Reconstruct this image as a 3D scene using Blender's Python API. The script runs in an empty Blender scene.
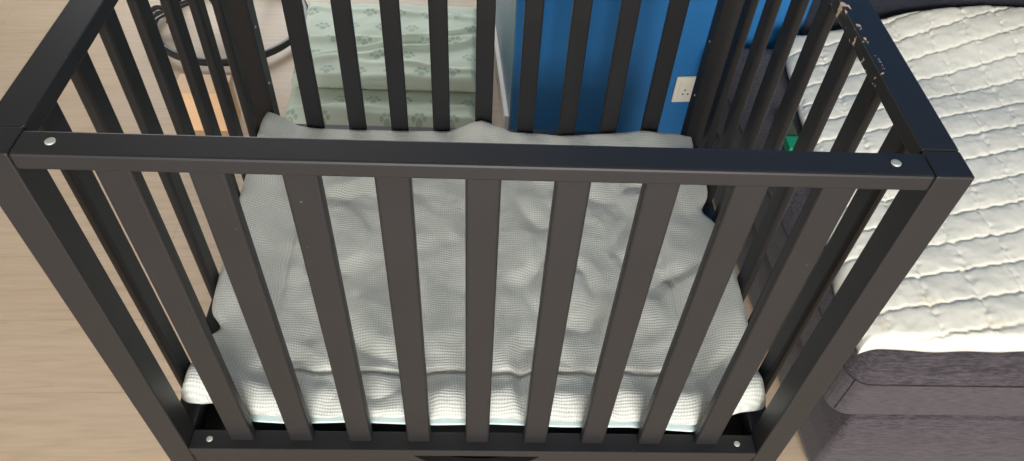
import bpy, bmesh, math, random
import numpy as np
from mathutils import Vector, Matrix, noise as mnoise

random.seed(7)
C = bpy.context.scene.collection
SC = bpy.context.scene
Z0 = 0.36                       # height of the crib's bottom rail above the floor

# ------------------------------------------------------------------ camera
FPX = 755.07
R_ = ((0.99889397, -0.01194211, 0.04547761),      # right
      (0.02125797, -0.74801244, -0.66334417),     # down
      (0.04193955, 0.66357725, -0.74693126))      # forward
cam_d = bpy.data.cameras.new('camera')
cam = bpy.data.objects.new('camera', cam_d)
C.objects.link(cam)
rt, dn, fw = [Vector(v) for v in R_]
M = Matrix((rt, -dn, -fw)).transposed().to_4x4()
M.translation = Vector((-0.0021, -0.532, 1.1267 + Z0))
cam.matrix_world = M
cam_d.sensor_fit = 'HORIZONTAL'
cam_d.sensor_width = 36.0
cam_d.lens = FPX / 1024 * 36.0
cam_d.clip_start = 0.02
SC.camera = cam

# ------------------------------------------------------------------ world, lights, exposure
w = bpy.data.worlds.new('world'); SC.world = w; w.use_nodes = True
bg = w.node_tree.nodes['Background']
bg.inputs[0].default_value = (0.93, 0.96, 1.0, 1)
bg.inputs[1].default_value = 1.1

def area(name, loc, target, sx, sy, power, col):
    d = bpy.data.lights.new(name, 'AREA'); d.shape = 'RECTANGLE'; d.size = sx; d.size_y = sy
    d.energy = power; d.color = col
    o = bpy.data.objects.new(name, d); C.objects.link(o)
    o.location = loc
    o.rotation_euler = (Vector(target) - Vector(loc)).to_track_quat('-Z', 'Y').to_euler()
    return o
area('window_light', (0.3, -3.6, 2.0), (0.1, 0.6, 0.5), 2.0, 1.4, 225, (1.0, 0.985, 0.965))
area('balcony_light', (-1.05, 3.5, 1.3), (-0.6, 1.0, 0.0), 1.9, 1.9, 52, (0.95, 0.97, 1.0))

vs = SC.view_settings
vs.view_transform = 'Standard'
try: vs.look = 'None'
except Exception: pass
vs.gamma = 1.0
vs.use_curve_mapping = False
vs.exposure = 0.20

# ------------------------------------------------------------------ material helpers
class NT:
    def __init__(s, name):
        s.m = bpy.data.materials.new(name); s.m.use_nodes = True
        s.t = s.m.node_tree; s.b = s.t.nodes['Principled BSDF']
    def n(s, kind, **kw):
        nd = s.t.nodes.new(kind)
        for k, v in kw.items(): setattr(nd, k, v)
        return nd
    def l(s, a, b): s.t.links.new(a, b)
    def put(s, sock, v):
        if isinstance(v, bpy.types.NodeSocket): s.l(v, sock)
        else: sock.default_value = v
    def math(s, op, a, b=None, c=None):
        nd = s.n('ShaderNodeMath', operation=op)
        s.put(nd.inputs[0], a)
        if b is not None: s.put(nd.inputs[1], b)
        if c is not None: s.put(nd.inputs[2], c)
        return nd.outputs[0]
    def co(s): return s.n('ShaderNodeTexCoord').outputs['Object']
    def mapping(s, v, scale=(1, 1, 1), rot=(0, 0, 0), loc=(0, 0, 0)):
        nd = s.n('ShaderNodeMapping'); s.l(v, nd.inputs[0])
        nd.inputs['Scale'].default_value = scale; nd.inputs['Rotation'].default_value = rot
        nd.inputs['Location'].default_value = loc
        return nd.outputs[0]
    def noise(s, v, scale, detail=3, rough=0.55, dist=0.0):
        nd = s.n('ShaderNodeTexNoise'); s.l(v, nd.inputs['Vector'])
        nd.inputs['Scale'].default_value = scale; nd.inputs['Detail'].default_value = detail
        nd.inputs['Roughness'].default_value = rough; nd.inputs['Distortion'].default_value = dist
        return nd.outputs[0]
    def ramp(s, f, stops):
        nd = s.n('ShaderNodeValToRGB'); s.l(f, nd.inputs[0]); e = nd.color_ramp.elements
        while len(e) < len(stops): e.new(0.5)
        for k, (p, c) in zip(e, stops):
            k.position = p; k.color = c if len(c) == 4 else (*c, 1)
        return nd.outputs[0]
    def mix(s, f, a, b, mode='MIX'):
        nd = s.n('ShaderNodeMix', data_type='RGBA', blend_type=mode)
        s.put(nd.inputs[0], f)
        for i, v in ((6, a), (7, b)):
            if isinstance(v, tuple): v = v if len(v) == 4 else (*v, 1)
            s.put(nd.inputs[i], v)
        return nd.outputs[2]
    def bump(s, h, strength=0.3, dist=0.002):
        nd = s.n('ShaderNodeBump'); nd.inputs['Strength'].default_value = strength
        nd.inputs['Distance'].default_value = dist
        s.l(h, nd.inputs['Height']); s.l(nd.outputs[0], s.b.inputs['Normal'])
    def col(s, v):
        if isinstance(v, tuple): v = v if len(v) == 4 else (*v, 1)
        s.put(s.b.inputs['Base Color'], v)
    def rough(s, v): s.put(s.b.inputs['Roughness'], v)
    def spec(s, v): s.b.inputs['Specular IOR Level'].default_value = v

def paint(name, chips=False):
    t = NT(name); v = t.co()
    f = t.noise(v, 9, 4)
    c = t.mix(f, (0.0125, 0.0121, 0.0127), (0.0175, 0.0168, 0.0176))
    # dust specks and small scuffs
    sp = t.noise(v, 160, 1, 0.4)
    c = t.mix(t.math('MULTIPLY', t.math('GREATER_THAN', sp, 0.83), 0.3), c, (0.35, 0.33, 0.31))
    if chips:
        g = t.n('ShaderNodeNewGeometry').outputs['Position']
        sx = t.n('ShaderNodeSeparateXYZ'); t.l(g, sx.inputs[0])
        ex = t.math('LESS_THAN', t.math('ABSOLUTE', t.math('SUBTRACT', sx.outputs[0], 0.4515)), 0.0068)
        ey = t.math('MULTIPLY', t.math('GREATER_THAN', sx.outputs[1], 0.155), t.math('LESS_THAN', sx.outputs[1], 0.44))
        nn = t.noise(g, 62, 5, 0.62, 0.3)
        bias = t.math('MULTIPLY', t.math('SUBTRACT', sx.outputs[1], 0.22), 0.33)
        msk = t.math('MULTIPLY', t.math('MULTIPLY', ex, ey), t.math('GREATER_THAN', t.math('ADD', nn, bias), 0.60))
        c = t.mix(msk, c, (0.60, 0.43, 0.31))
    t.col(c)
    t.rough(t.math('MULTIPLY_ADD', f, 0.12, 0.38)); t.spec(0.32)
    t.bump(t.noise(v, 420, 2), 0.05, 0.001)
    return t.m

def plain(name, c, rough=0.5, metal=0.0, spec=0.5, var=0.08, scale=30, bump=0.0):
    t = NT(name); v = t.co(); f = t.noise(v, scale, 3)
    lo = tuple(x * (1 - var) for x in c); hi = tuple(min(1, x * (1 + var)) for x in c)
    t.col(t.mix(f, lo, hi)); t.rough(rough); t.b.inputs['Metallic'].default_value = metal; t.spec(spec)
    if bump: t.bump(f, bump, 0.002)
    return t.m

def floor_mat():
    t = NT('oak_floor'); v = t.mapping(t.co(), rot=(0, 0, math.radians(-1.5)), loc=(0.3, 0.062, 0))
    br = t.n('ShaderNodeTexBrick'); t.l(v, br.inputs['Vector'])
    br.offset = 0.37; br.inputs['Scale'].default_value = 1.0
    br.inputs['Color1'].default_value = (0.42, 0.42, 0.42, 1); br.inputs['Color2'].default_value = (0.58, 0.58, 0.58, 1)
    br.inputs['Mortar'].default_value = (0, 0, 0, 1); br.inputs['Mortar Size'].default_value = 0.0012
    br.inputs['Brick Width'].default_value = 1.25; br.inputs['Row Height'].default_value = 0.19
    br.inputs['Mortar Smooth'].default_value = 0.3
    g1 = t.noise(t.mapping(v, (2.2, 26, 1)), 2.6, 6, 0.62, 0.6)
    g2 = t.noise(t.mapping(v, (6, 170, 1)), 2.2, 3, 0.5)
    g3 = t.noise(t.mapping(v, (1, 3.2, 1)), 2.3, 3, 0.5)
    c = t.ramp(g1, [(0.28, (0.38, 0.268, 0.170)), (0.5, (0.475, 0.348, 0.228)), (0.72, (0.54, 0.405, 0.275))])
    c = t.mix(t.math('MULTIPLY', g2, 0.35), c, (0.40, 0.30, 0.21))
    c = t.mix(t.math('MULTIPLY', g3, 0.42), c, (0.55, 0.46, 0.36))
    c = t.mix(0.12, c, br.outputs['Color'], 'OVERLAY')
    c = t.mix(t.math('MULTIPLY', br.outputs['Fac'], 0.1), c, (0.22, 0.15, 0.10))
    t.col(c); t.rough(t.math('MULTIPLY_ADD', g1, 0.12, 0.36)); t.spec(0.5)
    t.bump(g2, 0.06, 0.001)
    return t.m

def wall_mat(name, c, var=0.06):
    t = NT(name); v = t.co()
    f = t.noise(v, 3, 3); g = t.noise(v, 260, 2)
    t.col(t.mix(f, tuple(x * (1 - var) for x in c), tuple(x * (1 + var) for x in c)))
    t.rough(0.38); t.spec(0.5); t.bump(g, 0.2, 0.0010)
    return t.m

def knit_mat():
    t = NT('grey_green_knit'); v = t.co()
    wv = t.n('ShaderNodeTexNoise'); t.l(v, wv.inputs['Vector']); wv.inputs['Scale'].default_value = 13; wv.inputs['Detail'].default_value = 2
    off = t.n('ShaderNodeVectorMath', operation='SCALE'); t.l(wv.outputs['Color'], off.inputs[0]); off.inputs['Scale'].default_value = 0.02
    ad = t.n('ShaderNodeVectorMath', operation='ADD'); t.l(v, ad.inputs[0]); t.l(off.outputs[0], ad.inputs[1])
    s = t.n('ShaderNodeSeparateXYZ'); t.l(ad.outputs[0], s.inputs[0])
    px, py = 0.0042, 0.0048
    a = t.math('SINE', t.math('MULTIPLY', s.outputs[0], 2 * math.pi / px))
    b = t.math('SINE', t.math('ADD', t.math('MULTIPLY', s.outputs[1], 2 * math.pi / py), t.math('MULTIPLY', t.math('ABSOLUTE', a), 2.4)))
    h = t.math('ADD', t.math('MULTIPLY', a, 0.35), t.math('MULTIPLY', b, 0.75))
    h = t.math('MULTIPLY_ADD', h, 0.36, 0.5)
    fz = t.noise(v, 900, 2)
    c = t.ramp(h, [(0.0, (0.25, 0.255, 0.215)), (0.42, (0.585, 0.595, 0.535)), (0.9, (0.79, 0.80, 0.745))])
    c = t.mix(t.math('MULTIPLY', fz, 0.35), c, (0.62, 0.64, 0.61))
    bl = t.noise(v, 4.5, 2)
    c = t.mix(t.math('MULTIPLY', bl, 0.32), c, (0.47, 0.47, 0.38))
    t.col(c); t.rough(0.9); t.spec(0.15)
    t.b.inputs['Sheen Weight'].default_value = 0.15
    t.bump(h, 0.7, 0.002)
    return t.m

def quilt_mat():
    t = NT('cream_quilt'); v = t.co()
    f = t.noise(v, 3, 3); g = t.noise(v, 500, 2)
    c = t.mix(f, (0.76, 0.725, 0.60), (0.81, 0.78, 0.67))
    # pale yellow stain near the front hem
    s = t.n('ShaderNodeSeparateXYZ'); t.l(v, s.inputs[0])
    st = t.math('MULTIPLY', t.math('LESS_THAN', s.outputs[1], 0.30), t.math('GREATER_THAN', t.noise(v, 14, 3), 0.60))
    c = t.mix(t.math('MULTIPLY', st, 0.3), c, (0.70, 0.58, 0.38))
    t.col(c); t.rough(0.62); t.spec(0.3)
    t.b.inputs['Sheen Weight'].default_value = 0.1
    t.bump(t.math('ADD', g, t.noise(v, 70, 4)), 0.18, 0.002)
    return t.m

def weave_mat(name, c, c2, scale=320):
    t = NT(name); v = t.co()
    n1 = t.noise(t.mapping(v, (0.14, 0.5, 1.7)), scale, 3, 0.6)
    n2 = t.noise(v, 900, 1)
    f = t.math('ADD', t.math('MULTIPLY', n1, 0.6), t.math('MULTIPLY', n2, 0.4))
    t.col(t.ramp(f, [(0.35, c), (0.65, c2)])); t.rough(0.85); t.spec(0.2)
    t.b.inputs['Sheen Weight'].default_value = 0.2
    t.bump(f, 0.6, 0.002)
    return t.m

def paw_mat():
    t = NT('pale_green_paw_print'); v = t.co()
    s = t.n('ShaderNodeSeparateXYZ'); t.l(v, s.inputs[0])
    cw, ch = 0.092, 0.074
    row = t.math('FLOOR', t.math('DIVIDE', s.outputs[1], ch))
    sh = t.math('MULTIPLY', t.math('MODULO', t.math('ABSOLUTE', row), 2.0), 0.5)
    ux = t.math('FRACT', t.math('ADD', t.math('DIVIDE', s.outputs[0], cw), sh))
    uy = t.math('FRACT', t.math('DIVIDE', s.outputs[1], ch))
    X = t.math('MULTIPLY', t.math('SUBTRACT', ux, 0.5), cw)
    Y = t.math('MULTIPLY', t.math('SUBTRACT', uy, 0.5), ch)
    tot = None
    for cx, cy, r in ((0, -0.008, 0.0098), (-0.016, 0.001, 0.006), (-0.007, 0.012, 0.0062), (0.007, 0.0125, 0.0062), (0.016, 0.002, 0.006)):
        dx = t.math('SUBTRACT', X, cx); dy = t.math('SUBTRACT', Y, cy)
        d = t.math('SQRT', t.math('ADD', t.math('MULTIPLY', dx, dx), t.math('MULTIPLY', dy, dy)))
        m = t.math('LESS_THAN', d, r)
        tot = m if tot is None else t.math('MAXIMUM', tot, m)
    f = t.noise(v, 60, 3)
    c = t.mix(t.noise(v, 6, 2), (0.60, 0.68, 0.55), (0.68, 0.75, 0.63))
    c = t.mix(t.math('MULTIPLY', tot, t.math('MULTIPLY_ADD', f, 1.0, 0.15)), c, (0.30, 0.42, 0.33))
    t.col(c); t.rough(0.7); t.spec(0.25); t.bump(t.noise(v, 40, 4), 0.15, 0.003)
    return t.m

MT = {}
MT['paint'] = paint('dark_crib_paint'); MT['paint_chip'] = paint('chipped_crib_paint', True)
MT['steel'] = plain('bolt_steel', (0.62, 0.60, 0.57), 0.35, 1.0)
MT['boltpale'] = plain('bolt_zinc', (0.42, 0.43, 0.39), 0.5, 0.3)
MT['floor'] = floor_mat()
MT['blue'] = wall_mat('blue_wall', (0.022, 0.155, 0.385))
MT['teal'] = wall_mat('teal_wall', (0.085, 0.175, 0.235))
MT['white'] = wall_mat('white_wall', (0.40, 0.40, 0.39))
MT['skirt'] = plain('cream_skirting', (0.78, 0.75, 0.69), 0.4)
MT['knit'] = knit_mat()
MT['seam'] = plain('knit_seam', (0.20, 0.21, 0.19), 0.9)
MT['mint'] = plain('mint_cotton', (0.62, 0.74, 0.72), 0.8)
MT['quilt'] = quilt_mat()
MT['sofa'] = weave_mat('charcoal_weave', (0.015, 0.0125, 0.0145), (0.092, 0.076, 0.086))
MT['sofaback'] = weave_mat('navy_weave', (0.010, 0.011, 0.018), (0.022, 0.024, 0.036))
MT['pipe'] = plain('dark_piping', (0.02, 0.018, 0.02), 0.8)
MT['paw'] = paw_mat()
MT['black'] = plain('black_metal', (0.018, 0.018, 0.019), 0.32)
MT['blackpad'] = plain('black_vinyl', (0.02, 0.02, 0.022), 0.45, bump=0.2)
MT['box'] = plain('pale_wood', (0.80, 0.52, 0.30), 0.5, var=0.12, scale=18)
MT['plate'] = plain('ivory_plastic', (0.74, 0.70, 0.60), 0.3, var=0.02)
MT['hole'] = plain('socket_hole', (0.015, 0.013, 0.012), 0.6)
MT['green'] = plain('green_plastic', (0.010, 0.27, 0.115), 0.35)
MT['green_shade'] = plain('shaded_olive_green', (0.055, 0.085, 0.025), 0.6)  # the green thing's tone with the quilt's shade put into the colour

# ------------------------------------------------------------------ mesh helpers
def link(name, bm, mat, parent=None, smooth=False, angle=None):
    bmesh.ops.recalc_face_normals(bm, faces=bm.faces)
    me = bpy.data.meshes.new(name); bm.to_mesh(me); bm.free()
    me.materials.append(mat)
    if smooth:
        for p in me.polygons: p.use_smooth = True
    o = bpy.data.objects.new(name, me); C.objects.link(o)
    if parent: put_under(o, parent)
    return o

def put_under(o, parent):
    """parent without moving: all meshes are written in world space"""
    o.parent = parent
    bpy_m = world_of(parent)
    o.matrix_parent_inverse = bpy_m.inverted()

def world_of(o):
    m = Matrix.LocRotScale(o.location, o.rotation_euler, o.scale)
    return (world_of(o.parent) @ o.matrix_parent_inverse @ m) if o.parent else m

def empty(name, loc, label, cat, group=None):
    o = bpy.data.objects.new(name, None); C.objects.link(o); o.location = loc
    o.empty_display_size = 0.1
    tag(o, label, cat, group); return o

def tag(o, label, cat, group=None):
    o['label'] = label; o['category'] = cat
    if group: o['group'] = group

def structure(name, bm, mat):
    o = link(name, bm, mat); o['kind'] = 'structure'; return o

def box_bm(x0, x1, y0, y1, z0, z1, r=0.0, seg=2, bm=None):
    bm = bm or bmesh.new()
    vs_ = [bm.verts.new((x, y, z)) for x in (x0, x1) for y in (y0, y1) for z in (z0, z1)]
    q = ((0, 1, 3, 2), (4, 6, 7, 5), (0, 4, 5, 1), (2, 3, 7, 6), (0, 2, 6, 4), (1, 5, 7, 3))
    fs = [bm.faces.new([vs_[i] for i in f]) for f in q]
    if r > 0:
        es = {e for f in fs for e in f.edges}
        bmesh.ops.bevel(bm, geom=list(es), offset=r, segments=seg, affect='EDGES', profile=0.5)
    return bm

def box(name, x0, x1, y0, y1, z0, z1, mat, parent=None, r=0.0, seg=2):
    return link(name, box_bm(x0, x1, y0, y1, z0, z1, r, seg), mat, parent)

def tube_bm(pts, rad, n=10, closed=False, bm=None):
    bm = bm or bmesh.new()
    pts = [Vector(p) for p in pts]; N = len(pts); rings = []
    prev = None
    for i, p in enumerate(pts):
        a = pts[i - 1] if (i > 0 or closed) else p
        b = pts[(i + 1) % N] if (i < N - 1 or closed) else p
        d = (b - a).normalized()
        if prev is None:
            up = Vector((0, 0, 1)) if abs(d.z) < 0.9 else Vector((1, 0, 0))
            u = d.cross(up).normalized()
        else:
            u = (prev - d * prev.dot(d)).normalized()
        prev = u; v = d.cross(u)
        rr = rad[i] if isinstance(rad, (list, tuple)) else rad
        rings.append([bm.verts.new(p + u * math.cos(2 * math.pi * k / n) * rr + v * math.sin(2 * math.pi * k / n) * rr) for k in range(n)])
    for i in range(N if closed else N - 1):
        r0, r1 = rings[i], rings[(i + 1) % N]
        for k in range(n):
            bm.faces.new((r0[k], r0[(k + 1) % n], r1[(k + 1) % n], r1[k]))
    if not closed:
        bm.faces.new(rings[0][::-1]); bm.faces.new(rings[-1])
    return bm

def lathe_bm(c, prof, n=24, bm=None, axis='Z'):
    """prof: list of (radius, height) along the axis from centre c"""
    bm = bm or bmesh.new(); rings = []
    for r, h in prof:
        ring = []
        for k in range(n):
            a = 2 * math.pi * k / n; x, y = r * math.cos(a), r * math.sin(a)
            q = {'Z': (x, y, h), 'Y': (x, h, y), 'X': (h, x, y)}[axis]
            ring.append(bm.verts.new((c[0] + q[0], c[1] + q[1], c[2] + q[2])))
        rings.append(ring)
    for a, b in zip(rings, rings[1:]):
        for k in range(n): bm.faces.new((a[k], a[(k + 1) % n], b[(k + 1) % n], b[k]))
    bm.faces.new(rings[0][::-1]); bm.faces.new(rings[-1])
    return bm

def rrect(x0, x1, y0, y1, r, n=6, edge=0):
    P = []
    for cx, cy, a0 in ((x1 - r, y1 - r, 0), (x0 + r, y1 - r, 90), (x0 + r, y0 + r, 180), (x1 - r, y0 + r, 270)):
        for k in range(n + 1):
            a = math.radians(a0 + 90 * k / n)
            P.append((cx + r * math.cos(a), cy + r * math.sin(a)))
    return P

def loft_bm(x0, x1, y0, y1, layers, r, n=6):
    bm = bmesh.new(); rings = []
    for z, ins in layers:
        P = rrect(x0 + ins, x1 - ins, y0 + ins, y1 - ins, max(r - ins * 0.3, 0.004), n)
        rings.append([bm.verts.new((x, y, z)) for x, y in P])
    for a, b in zip(rings, rings[1:]):
        for k in range(len(a)): bm.faces.new((a[k], a[(k + 1) % len(a)], b[(k + 1) % len(a)], b[k]))
    bm.faces.new(rings[0][::-1]); bm.faces.new(rings[-1])
    return bm

def fbm(x, y, s, o=3, seed=0.0):
    v = 0; a = 1
    for k in range(o):
        v += a * mnoise.noise(Vector((x * s + seed, y * s - seed, seed * 0.37 + k * 3.1))); s *= 2.03; a *= 0.5
    return v

def sheet_bm(X, Y, ZT, ZB):
    """closed padded sheet from a grid of top heights and bottom heights"""
    ny, nx = X.shape; bm = bmesh.new()
    T = [[bm.verts.new((X[j, i], Y[j, i], ZT[j, i])) for i in range(nx)] for j in range(ny)]
    B = [[bm.verts.new((X[j, i], Y[j, i], ZB[j, i])) for i in range(nx)] for j in range(ny)]
    for j in range(ny - 1):
        for i in range(nx - 1):
            bm.faces.new((T[j][i], T[j][i + 1], T[j + 1][i + 1], T[j + 1][i]))
            bm.faces.new((B[j][i], B[j + 1][i], B[j + 1][i + 1], B[j][i + 1]))
    for i in range(nx - 1):
        bm.faces.new((T[0][i], B[0][i], B[0][i + 1], T[0][i + 1]))
        bm.faces.new((T[-1][i], T[-1][i + 1], B[-1][i + 1], B[-1][i]))
    for j in range(ny - 1):
        bm.faces.new((T[j][0], T[j + 1][0], B[j + 1][0], B[j][0]))
        bm.faces.new((T[j][-1], B[j][-1], B[j + 1][-1], T[j + 1][-1]))
    return bm

# ------------------------------------------------------------------ the room
TH = 0.085                                   # the room is turned a little against the crib
ca, sa = math.cos(TH), math.sin(TH)
WX, WY = 0.079, 1.15                         # free corner of the blue wall
def W(a, b): return (WX + a * ca - b * sa, WY + a * sa + b * ca)     # along the wall, into the wall
def slab(a0, a1, b0, b1, z0, z1, bm=None):
    bm = bm or bmesh.new()
    p = [W(a0, b0), W(a1, b0), W(a1, b1), W(a0, b1)]
    lo = [bm.verts.new((x, y, z0)) for x, y in p]; hi = [bm.verts.new((x, y, z1)) for x, y in p]
    bm.faces.new(lo[::-1]); bm.faces.new(hi)
    for k in range(4): bm.faces.new((lo[k], lo[(k + 1) % 4], hi[(k + 1) % 4], hi[k]))
    return bm
RH = 2.6
structure('floor', slab(-3.2, 3.0, -4.6, 2.9, -0.05, 0.0), MT['floor'])
structure('ceiling', slab(-3.2, 3.0, -4.6, 2.9, RH, RH + 0.05), MT['white'])
structure('wall_blue', slab(0, 3.0, 0, 2.75, 0, RH), MT['blue'])
structure('wall_passage_skin', slab(-0.004, -0.0002, 0.0, 2.75, 0, RH), MT['teal'])  # thin grey-teal skin over the blue wall's passage face
structure('wall_back', slab(-3.2, 0.0, 2.75, 2.9, 0, RH), MT['white'])
structure('wall_left', slab(-3.35, -3.2, -4.6, 2.9, 0, RH), MT['white'])
structure('wall_right', slab(3.0, 3.15, -4.6, 2.9, 0, RH), MT['white'])
structure('baseboard_blue', slab(-0.016, -0.0041, 0.02, 2.75, 0, 0.07), MT['skirt'])

# ------------------------------------------------------------------ the crib
L = 0.90; A = 0.455; PW = 0.0396; H = 0.6214; D = 0.776; RT = 0.0349; RHt = 0.0209
A = L / 2
INS, ST, SW, PITCH = 0.0157, 0.016, 0.037, 0.0924
zt = Z0 + H; zb = Z0
crib = empty('baby_crib', (0, D / 2, 0), 'dark brown slatted wooden baby crib with chipped right rail on the wood floor', 'crib')
P = MT['paint']
for sx in (-1, 1):
    for yy in (0, D - PW):
        x0 = A if sx > 0 else -A - PW
        box('post', x0, x0 + PW, yy, yy + PW, 0.0, zt, P, crib, 0.0022)
        # small screw heads on the inner faces of the back posts
def bolt(par, x, y, z, axis='Z', r=0.0052, h=0.0016, m='boltpale'):
    s = -1 if axis in 'Xx-' else 1
    return link('bolt', lathe_bm((x, y, z), [(r, -0.002), (r, h * 0.6), (r * 0.8, h), (r * 0.3, h * 0.9)], 14, axis=axis.upper()), MT[m], par, True)

def slat(par, x0, x1, y0, y1, r=0.0035):
    return box('slat', x0, x1, y0, y1, zb - 0.003, zt - RHt + 0.003, P, par, r, 3)
# front and back: rails between the posts, nine slats each
for back in (0, 1):
    y0, y1 = (0.0, RT) if not back else (D - RT, D)
    tr = box('top_rail', -A + 0.0006, A - 0.0006, y0, y1, zt - RHt, zt, P, crib, 0.003)
    br = box('bottom_rail', -A + 0.0006, A - 0.0006, y0, y1 - (0.002 if not back else 0), zb - 0.0185, zb, P, crib, 0.0015)
    if not back:
        for s, x in ((-1, -0.4165), (1, 0.4145)):
            bolt(tr, x, 0.0185, zt, r=0.0052); bolt(br, x + s * 0.006 if s > 0 else x - 0.004, 0.017, zb, r=0.0050)
    sy0 = INS if not back else D - INS - ST
    for k in range(-4, 5):
        slat(crib, k * PITCH - SW / 2, k * PITCH + SW / 2, sy0, sy0 + ST)
# sides: seven slats each
for s in (-1, 1):
    xa, xb = (A, A + RT) if s > 0 else (-A - RT, -A)
    xo0, xo1 = (A, A + PW) if s > 0 else (-A - PW, -A)
    tr = box('top_rail', xo0, xo1, PW + 0.0006, D - PW - 0.0006, zt - RHt, zt, MT['paint_chip'] if s > 0 else P, crib, 0.002)
    if s > 0: tr['label'] = 'chipped dark rail with bare wood patches'
    box('bottom_rail', xa, xb, PW + 0.0006, D - PW - 0.0006, zb - 0.0185, zb, P, crib, 0.0015)
    sx0 = A + INS if s > 0 else -A - INS - ST
    for k in range(-3, 4):
        yc = D / 2 + k * PITCH
        slat(crib, sx0, sx0 + ST, yc - SW / 2, yc + SW / 2, 0.006)
# screw heads seen on the back posts
pl = [o for o in C.objects if o.name.startswith('post')]
for o in pl:
    me = o.data; cx = sum(v.co.x for v in me.vertices) / len(me.vertices); cy = sum(v.co.y for v in me.vertices) / len(me.vertices)
    if cy > 0.4:
        for z in (0.265, 0.13):
            if cx < 0: bolt(o, -A, 0.752, Z0 + z, 'X', 0.0026, 0.0012)
            else: link('bolt', lathe_bm((A, 0.752, Z0 + z), [(0.0026, 0.002), (0.0026, -0.0008), (0.0018, -0.0012)], 12, axis='X'), MT['boltpale'], o, True)
# lower boards: front apron with a scooped hand hole, plain side and back boards, deck under the mattress
def apron():
    bm = bmesh.new()
    z1, z0 = zb - 0.0195, zb - 0.165
    top = [(-A, z1)]
    n = 18
    hw, hd = 0.105, 0.05
    for k in range(n + 1):
        u = -1 + 2 * k / n
        top.append((u * hw, z1 - hd * (1 - abs(u) ** 2.6)))
    top.append((A, z1))
    f = [bm.verts.new((x, 0.003, z)) for x, z in top]; g = [bm.verts.new((x, 0.021, z)) for x, z in top]
    fb = [bm.verts.new((x, 0.003, z0)) for x, z in top]; gb = [bm.verts.new((x, 0.021, z0)) for x, z in top]
    for k in range(len(top) - 1):
        bm.faces.new((f[k], f[k + 1], fb[k + 1], fb[k])); bm.faces.new((g[k], gb[k], gb[k + 1], g[k + 1]))
        bm.faces.new((f[k], g[k], g[k + 1], f[k + 1])); bm.faces.new((fb[k], fb[k + 1], gb[k + 1], gb[k]))
    bm.faces.new((f[0], fb[0], gb[0], g[0])); bm.faces.new((f[-1], g[-1], gb[-1], fb[-1]))
    return bm
ap = link('apron_board', apron(), P, crib)
ap['label'] = 'front board with scooped hand hole'
box('apron_board', -A, A, D - 0.021, D - 0.003, zb - 0.165, zb - 0.0195, P, crib, 0.001)
for s in (-1, 1):
    x0, x1 = (A + 0.003, A + 0.021) if s > 0 else (-A - 0.021, -A - 0.003)
    box('apron_board', x0, x1, PW, D - PW, zb - 0.165, zb - 0.0195, P, crib, 0.001)
dk = box('mattress_deck', -A - 0.002, A + 0.002, 0.0335, D - RT - 0.001, zb - 0.062, zb - 0.044, P, crib, 0.001)

box('added_under_board', -A - 0.002, A + 0.002, 0.022, D - 0.022, zb - 0.165, zb - 0.153, P, crib, 0.001)  # board added so that the hand hole looks dark inside

# ------------------------------------------------------------------ mattress and knitted blanket
tag(link('crib_mattress', loft_bm(-0.435, 0.435, 0.095, 0.726,
        [(zb - 0.0435, 0.01), (zb - 0.036, 0.002), (zb - 0.026, 0.0), (zb - 0.014, 0.0), (zb - 0.006, 0.004), (zb - 0.0012, 0.014)], 0.05),
        MT['mint'], None, True), 'thin mint crib mattress hidden under the knitted blanket', 'mattress')

def interp(x, pts):
    xs = [p[0] for p in pts]; ys = [p[1] for p in pts]
    return float(np.interp(x, xs, ys))
YF = [(-.47, .064), (-.44, .062), (-.415, .066), (-.395, .056), (-.373, .050), (-.30, .046), (-.2, .050), (-.077, .046), (.03, .049), (.134, .045), (.25, .046), (.347, .039), (.39, .043), (.41, .052), (.43, .058), (.47, .062)]
ZL = [(.04, .078), (.075, .076), (.112, .068), (.155, .048), (.195, .042), (.267, .056), (.38, .068), (.484, .078), (.56, .082), (.641, .090), (.69, .086), (.73, .062)]
ZR = [(.04, .080), (.09, .076), (.126, .066), (.17, .070), (.227, .078), (.324, .080), (.41, .058), (.488, .044), (.586, .054), (.65, .050), (.712, .034), (.73, .030)]
ZBK = [(-.46, .062), (-.43, .048), (-.40, .030), (-.315, .026), (-.139, .027), (-.08, .031), (-.03, .055), (-.004, .064), (.03, .052), (.06, .034), (.171, .024), (.258, .036), (.345, .046), (.412, .046), (.46, .034)]
def sstep(a, b, x):
    t = min(1, max(0, (x - a) / (b - a))); return t * t * (3 - 2 * t)
SEAMX, SEAMY0, SEAMY1 = 0.352, 0.128, 0.66
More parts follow.
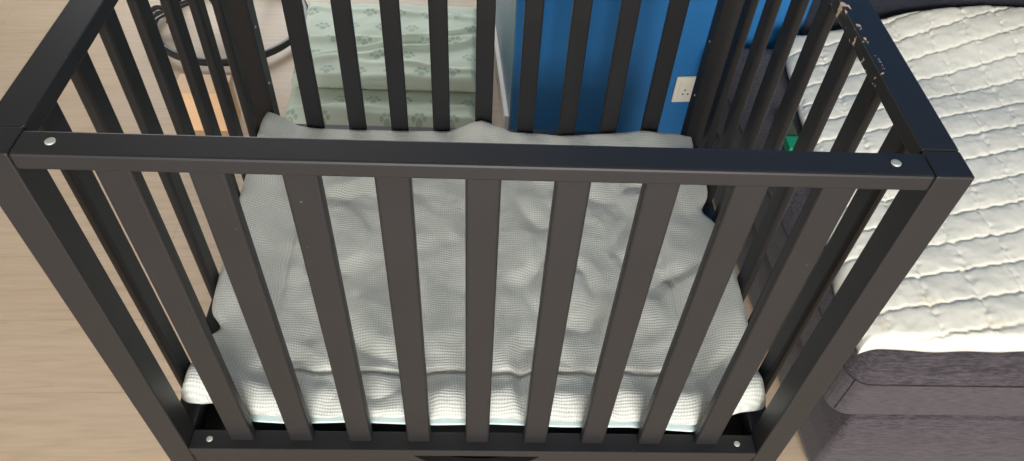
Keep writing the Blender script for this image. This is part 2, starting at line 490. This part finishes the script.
def blanket():
    nx, ny = 231, 181
    # denser rows at the rims so that the padding rounds over
    us = np.linspace(-1, 1, nx); us = np.sign(us) * (1 - (1 - np.abs(us)) ** 1.25)
    vs2 = np.linspace(0, 1, ny); vs2 = np.where(vs2 < .5, .5 * (2 * vs2) ** 1.35, 1 - .5 * (2 * (1 - vs2)) ** 1.35)
    X = np.zeros((ny, nx)); Y = X.copy(); T = X.copy(); B = X.copy()
    yfm = 0.05
    for j, v in enumerate(vs2):
        for i, u in enumerate(us):
            vv = yfm + (0.737 - yfm) * v
            nl = ((0.195, .022, .020), (0.075, -.002, .02), (0.40, .010, .03), (0.60, .012, .025)) if u < 0 else ((0.50, .020, .028), (0.16, .010, .02), (0.66, .008, .03))
            lim = 0.4642 - sum(a * math.exp(-((vv - c) / wd) ** 2) for c, a, wd in nl if a > 0)
            x = u * lim
            yf = interp(x, YF); yb = 0.737
            y = yf + (yb - yf) * v
            base = 0.034 + 0.009 * fbm(x, y * 0.8, 6.5, 3, 1.3) + 0.010 * max(0, fbm(x * 1.2, y * 0.7, 9, 2, 5.7)) - 0.011 * max(0, 0.22 - abs(fbm(x * 1.1, y * 0.8, 6, 2, 9.1))) / 0.22
            base += 0.003 * fbm(x, y, 24, 2, 3.3)
            e = (abs(x) - 0.33) / 0.13
            side = interp(y, ZL if x < 0 else ZR)
            k = sstep(0.0, 1.0, e)
            z = base * (1 - k) + side * k
            kb = sstep(0.60, 0.725, y)
            z = z * (1 - kb) + (interp(x, ZBK) + 0.2 * (base - .032)) * kb
            # the back left and right corners flop up
            z += 0.02 * math.exp(-(((x + .45) / .05) ** 2 + ((y - .70) / .05) ** 2))
            # border seam of the padding
            ds = 1.0
            if SEAMY0 - .02 < y < SEAMY1 + .02 and abs(x) < SEAMX + .02:
                xs = SEAMX + 0.008 * mnoise.noise(Vector((y * 6, 2.2 * (1 if x > 0 else -1), 0)))
                y0 = SEAMY0 + 0.005 * mnoise.noise(Vector((x * 6, 0, 1.7)))
                if abs(x) <= xs: ds = min(ds, abs(y - y0), abs(y - SEAMY1))
                if y0 <= y <= SEAMY1: ds = min(ds, abs(abs(x) - xs))
            z -= 0.009 * math.exp(-(ds / 0.0048) ** 2)
            # puffy front border
            z += 0.013 * math.exp(-((y - yf - 0.035) / 0.022) ** 2) * (0.8 + 0.6 * mnoise.noise(Vector((x * 9, 7, 0))))
            # rim rolls over
            d = min(y - yf, yb - y, lim - abs(x)); r = 0.019
            low = z - 0.030
            if y - yf < 0.06: low = min(low, 0.0065)
            low = max(low, 0.0065)
            if d < r:
                h = (z - low) * 0.5; mid = (z + low) * 0.5; q = math.sqrt(max(0, 1 - (1 - d / r) ** 2))
                T[j, i] = mid + h * q; B[j, i] = mid - h * q * 0.95
            else:
                T[j, i] = z; B[j, i] = low
            X[j, i] = x; Y[j, i] = y
    return X, Y, T + zb, B + zb
bX, bY, bT, bB = blanket()
blk = empty('knitted_blanket', (0, 0.4, zb), 'grey-green knitted padded blanket with border seam lying inside the crib', 'blanket')
link('knit_cover', sheet_bm(bX, bY, bT, bB), MT['knit'], blk, True)
# mint backing that peeks out below the front rim
bk = []
st = list(range(0, bX.shape[1], 6))
Xb = bX[:, st]; Yb = bY[:, st].copy(); Yb[0] -= 0.0022
rows = [0] + list(range(4, 40, 4)) + list(range(60, bX.shape[0], 20)) + [bX.shape[0] - 1]
Xb = np.clip(Xb[rows] * 1.0, -0.385, 0.405); Yb = np.clip(Yb[rows], 0, 0.732)
link('backing', sheet_bm(Xb, Yb, np.full(Xb.shape, zb + 0.0058), np.full(Xb.shape, zb + 0.0002)), MT['mint'], blk)['label'] = 'mint cotton backing'

# ------------------------------------------------------------------ sofa bed with cream quilt
SX0, SX1, SY0, SY1 = 0.668, 2.30, 0.150, 1.165
sofa = empty('sofa_bed', ((SX0 + SX1) / 2, (SY0 + SY1) / 2, 0), 'charcoal fabric sofa bed standing right of the crib under the cream quilt', 'sofa')
zs = Z0
link('base', loft_bm(SX0 + 0.024, SX1 - 0.024, SY0 - 0.024, SY1, [(0.0, 0.012), (0.012, 0.004), (0.03, 0.0), (zs - 0.27, 0.0), (zs - 0.22, 0.004), (zs - 0.18, 0.012), (zs - 0.158, 0.021), (zs - 0.152, 0.030)], 0.014), MT['sofa'], sofa, False)
seat = link('seat', loft_bm(SX0, SX1, SY0, SY1, [(zs - 0.151, 0.014), (zs - 0.150, 0.006), (zs - 0.146, 0.001), (zs - 0.12, 0.0), (zs - 0.06, 0.0), (zs - 0.038, 0.001), (zs - 0.020, 0.016), (zs - 0.006, 0.040), (zs + 0.003, 0.070), (zs + 0.006, 0.12)], 0.035), MT['sofa'], sofa, False)
pp = [(x, y, zs - 0.0385) for x, y in rrect(SX0 + .0005, SX1 - .0005, SY0 + .0005, SY1 - .0005, 0.035, 6)]
link('piping', tube_bm(pp, 0.0015, 6, True), MT['pipe'], seat, True)
cs = [(SX0 + 0.0105, SY0 + 0.0105, zs - 0.14 + k * 0.011) for k in range(10)]
link('piping', tube_bm(cs, 0.0014, 6), MT['pipe'], seat, True)
for o in sofa.children_recursive:                # the sofa's left side follows the turned room
    for v in o.data.vertices:
        v.co.x -= 0.075 * (v.co.y - 0.15) * (SX1 - v.co.x) / (SX1 - SX0)
# low padded backrest along the wall
def backrest():
    bm = bmesh.new(); rings = []
    for b0, b1, z in ((-0.030, -0.004, zs - 0.10), (-0.034, -0.003, zs + 0.05), (-0.036, -0.003, zs + 0.26), (-0.034, -0.004, zs + 0.33), (-0.026, -0.010, zs + 0.355)):
        rings.append([bm.verts.new((*W(a, b), z)) for a, b in ((0.775, b0), (2.2, b0), (2.2, b1), (0.775, b1))])
    for p, q in zip(rings, rings[1:]):
        for k in range(4): bm.faces.new((p[k], p[(k + 1) % 4], q[(k + 1) % 4], q[k]))
    bm.faces.new(rings[0][::-1]); bm.faces.new(rings[-1])
    return bm
bkr = link('backrest', backrest(), MT['sofaback'], sofa)
bkr['label'] = 'dark navy padded backrest'

def quilt():
    x1 = 1.95; nx, ny = 400, 300
    X = np.zeros((ny, nx)); Y = X.copy(); T = X.copy(); B = X.copy()
    es = lambda t: t
    for j in range(ny):
        v = j / (ny - 1)
        for i in range(nx):
            u = i / (nx - 1)
            u2 = u if u > 0.06 else 0.06 * (u / 0.06) ** 1.5
            v2 = v if v > 0.06 else 0.06 * (v / 0.06) ** 1.5
            # plan outline: left side slants away, front hem nearly straight, far hem follows the backrest
            yfr = 0.200 + 0.004 * mnoise.noise(Vector((u * 14, 0, 0)))
            xa = 0.678
            x = xa + (x1 - xa) * u2
            yfar = 1.128 + 0.15 * min(max(-0.1, x - 0.79), 0.5)
            y = yfr + (yfar - yfr) * v2
            x += (1 - u2) ** 3 * (0.058 * max(0, (y - 0.30)) / 0.6 + (0.006 if y < 0.22 else 0) + 0.004 * mnoise.noise(Vector((y * 16, 3, 0))))
            dx = x - 1.04
            q = (y - 0.105 * dx) / (1 + 0.25 * dx)
            q += 0.0035 * mnoise.noise(Vector((x * 24, y * 9, 0.3))) + 0.0034 * abs(math.sin(x * math.pi / 0.034))
            pv = ((q - 0.254) / 0.068)
            pu = (x + 0.008 * mnoise.noise(Vector((x * 5, y * 20, 2))) + 0.006 * math.sin(math.floor(pv) * 2.4) + 0.004 * abs(math.sin(q * math.pi / 0.03)) - 1.125) / 0.097
            sv = abs(math.sin(math.pi * pv)); su = abs(math.sin(math.pi * pu))
            puff = 0.0050 * (sv ** 0.30) * (0.68 + 0.32 * su ** 0.28) - 0.0022 * math.exp(-(math.sin(math.pi * pv) / 0.10) ** 2) - 0.0026 * math.exp(-(math.sin(math.pi * pu) / 0.085) ** 2)
            dv = abs(pv - round(pv)) * 0.068; du = abs(pu - round(pu)) * 0.097
            # fine puckers running out of the stitched lines
            puck = 0.0019 * mnoise.noise(Vector((x * 95, q * 22, 1.0))) * math.exp(-dv / 0.016)
            puck += 0.0024 * mnoise.noise(Vector((x * 25, q * 95, 4.0))) * math.exp(-du / 0.012)
            wr = 0.0018 * fbm(x, y, 20, 3, 2.0) + 0.004 * mnoise.noise(Vector((x * 4, y * 4, 8)))
            z = 0.022 + puff + puck + wr
            # sits on the crowned seat, climbs a little towards the backrest
            ins = min(y - SY0, x - (SX0 - 0.075 * (y - 0.15)))
            g = float(np.interp(ins, (0.001, 0.016, 0.040, 0.070, 0.12), (-0.038, -0.020, -0.006, 0.003, 0.006))) + 0.001
            g += 0.055 * sstep(0.90, 1.2, y) * sstep(0.80, 1.15, x) + 0.02 * sstep(0.3, 0.8, y)
            d = min(x - (X[j, 0] if i else x), y - yfr, yfar - y); r = 0.022
            if i == 0: d = 0
            top = g + z
            if d < r:
                k = math.sqrt(max(0, 1 - (1 - d / r) ** 2)); top = g + 0.003 + (z - 0.003) * (0.25 + 0.75 * k)
            X[j, i] = x; Y[j, i] = y; T[j, i] = top + zs; B[j, i] = g + zs + 0.0015
    return sheet_bm(X, Y, T, B)
tag(link('quilt', quilt(), MT['quilt'], None, True), 'cream quilted bed cover with wavy stitched rows spread on the charcoal sofa bed', 'quilt')

# green thing peeping out under the quilt's left hem
gb = empty('green_box', (0.70, 0.755, zs), 'small bright green flat box at the left hem of the quilt', 'box')
box('lid', 0.676, 0.709, 0.700, 0.742, zs + 0.008, zs + 0.032, MT['green'], gb, 0.002)
box('body', 0.680, 0.709, 0.743, 0.815, zs + 0.008, zs + 0.028, MT['green_shade'], gb, 0.002)  # dark olive paints in the shade under the quilt's overhang

# ------------------------------------------------------------------ power socket on the blue wall
sock = empty('power_socket', (*W(0.445, 0), 0.21), 'ivory power socket plate on the blue wall behind the crib', 'socket')
def wall_box(a0, a1, b0, b1, z0, z1, r):
    bm = box_bm(a0, a1, b0, b1, z0, z1, r, 3)
    for v in bm.verts:
        x, y = W(v.co.x, v.co.y); v.co.x, v.co.y = x, y
    return bm
pA, pZ = 0.461, 0.128
pl_ = link('plate', wall_box(pA, pA + 0.085, -0.009, -0.0005, pZ, pZ + 0.088, 0.0035), MT['plate'], sock)
link('socket_face', wall_box(pA + 0.012, pA + 0.073, -0.0115, -0.0085, pZ + 0.014, pZ + 0.074, 0.0012), MT['plate'], pl_)
for da, dz in ((0.030, 0.046), (0.026, 0.032), (0.041, 0.032)):
    bm = lathe_bm((0, 0, 0), [(0.0027, -0.0119), (0.0027, -0.0090)], 12, axis='Y')
    for v in bm.verts:
        x, y = W(pA + da + v.co.x, v.co.y); v.co = Vector((x, y, pZ + dz + v.co.z))
    link('socket_hole', bm, MT['hole'], pl_)

# ------------------------------------------------------------------ pet mattress with paw print cover, far side of the crib
pm = empty('pet_bed', (-0.31, 1.45, 0), 'pale green pet bed in a rumpled paw print cover on the floor behind the crib', 'pet bed')
def pad(x0f, x1, y0, y1, zbot, thick, wr, seed, skew=0.0, nx=110, ny=90, fold=None):
    X = np.zeros((ny, nx)); Y = X.copy(); T = X.copy(); B = X.copy()
    for j in range(ny):
        for i in range(nx):
            u = i / (nx - 1); v = j / (ny - 1)
            u2 = .5 - .5 * math.cos(math.pi * u); u2 = .5 * u + .5 * u2
            v2 = .5 * v + .25 - .25 * math.cos(math.pi * v)
            y = y0 + (y1 - y0) * v2
            xl = x0f + skew * (y - y0)
            x = xl + (x1 - xl) * u2
            # rounded corners in plan
            z = thick + wr * fbm(x, y, 8, 3, seed)
            # long folds running across
            if fold:
                for fy, amp, wd, sl in fold:
                    c = y - fy - sl * (x + 0.3) - 0.02 * mnoise.noise(Vector((x * 6, fy * 9, 0)))
                    z += amp * math.exp(-(c / wd) ** 2) * (0.6 + 0.7 * mnoise.noise(Vector((x * 5, fy * 7, 1))))
            d = min(x - xl, x1 - x, y - y0, y1 - y); r = min(0.04, thick * 0.5)
            if d < r:
                k = math.sqrt(max(0, 1 - (1 - d / r) ** 2)); mid = thick * 0.42
                T[j, i] = zbot + mid + (z - mid) * k; B[j, i] = zbot + mid - mid * k
            else:
                T[j, i] = zbot + z; B[j, i] = zbot
            wob = 0.008 * mnoise.noise(Vector((y * 9, x * 2, seed))) if i == 0 else 0
            X[j, i] = x + wob; Y[j, i] = y + (0.006 * mnoise.noise(Vector((x * 9, 0, seed))) if j == 0 else 0)
    return sheet_bm(X, Y, T, B)
link('cushion', pad(-0.575, -0.015, 1.135, 1.64, 0.003, 0.072, 0.006, 1.1, -0.02,
     fold=[(1.19, .008, .012, .05), (1.165, .006, .010, -.06)]), MT['paw'], pm, True)
link('cover', pad(-0.562, -0.020, 1.255, 1.665, 0.075, 0.050, 0.006, 4.4, -0.04,
     fold=[(1.455, .020, .013, .06), (1.38, .018, .012, .28), (1.33, .010, .010, -.06), (1.60, .010, .012, -.03), (1.43, .016, .010, .40)]), MT['paw'], pm, True)

# ------------------------------------------------------------------ round black stool behind the left side of the crib
rc = Vector((-0.85, 1.685, 0))
stool = empty('round_stool', tuple(rc), 'black metal stool with a round floor ring behind the left side of the crib', 'stool')
ring = [(rc.x + 0.245 * math.cos(a), rc.y + 0.245 * math.sin(a), 0.028) for a in [2 * math.pi * k / 64 for k in range(64)]]
link('floor_ring', tube_bm(ring, 0.0125, 12, True), MT['black'], stool, True)
for k, deg in enumerate((212, 150, 75)):
    a = math.radians(deg)
    pts = []
    for r_, z_ in ((0.248, 0.028), (0.252, 0.040), (0.253, 0.060), (0.245, 0.085), (0.22, 0.102), (0.16, 0.118), (0.08, 0.13), (0.02, 0.14)):
        pts.append((rc.x + r_ * math.cos(a), rc.y + r_ * math.sin(a), z_))
    link('leg', tube_bm(pts, 0.0105, 10), MT['black'], stool, True)
for deg in (212, 150, 75, 350):
    a = math.radians(deg)
    link('rubber_foot', lathe_bm((rc.x + 0.245 * math.cos(a), rc.y + 0.245 * math.sin(a), 0.0), [(0.010, 0.0), (0.012, 0.006), (0.010, 0.018)], 14), MT['blackpad'], stool, True)
for rr in (0.020, 0.040):
    arc = [(-1.060 + rr * math.cos(math.radians(d)), 1.655, 0.030 + rr * math.sin(math.radians(d)) + 0.012) for d in range(-60, 171, 15)]
    link('scroll', tube_bm(arc, 0.0075, 10), MT['black'], stool, True)
link('column', lathe_bm((rc.x, rc.y, 0.10), [(0.05, 0.0), (0.055, 0.02), (0.03, 0.06), (0.022, 0.08), (0.022, 0.34)], 20), MT['black'], stool, True)
link('seat', lathe_bm((rc.x, rc.y, 0.44), [(0.13, 0.0), (0.16, 0.012), (0.168, 0.035), (0.155, 0.06), (0.10, 0.07), (0.02, 0.072)], 32), MT['blackpad'], stool, True)

# ------------------------------------------------------------------ small pale wooden box on the floor
wbx = empty('wooden_box', (-0.775, 1.20, 0), 'small pale wooden box on the floor left of the green pet bed', 'box')
box('body', -0.862, -0.722, 1.150, 1.235, 0.0, 0.120, MT['box'], wbx, 0.002)
box('lid', -0.864, -0.720, 1.148, 1.237, 0.1215, 0.137, MT['box'], wbx, 0.002)
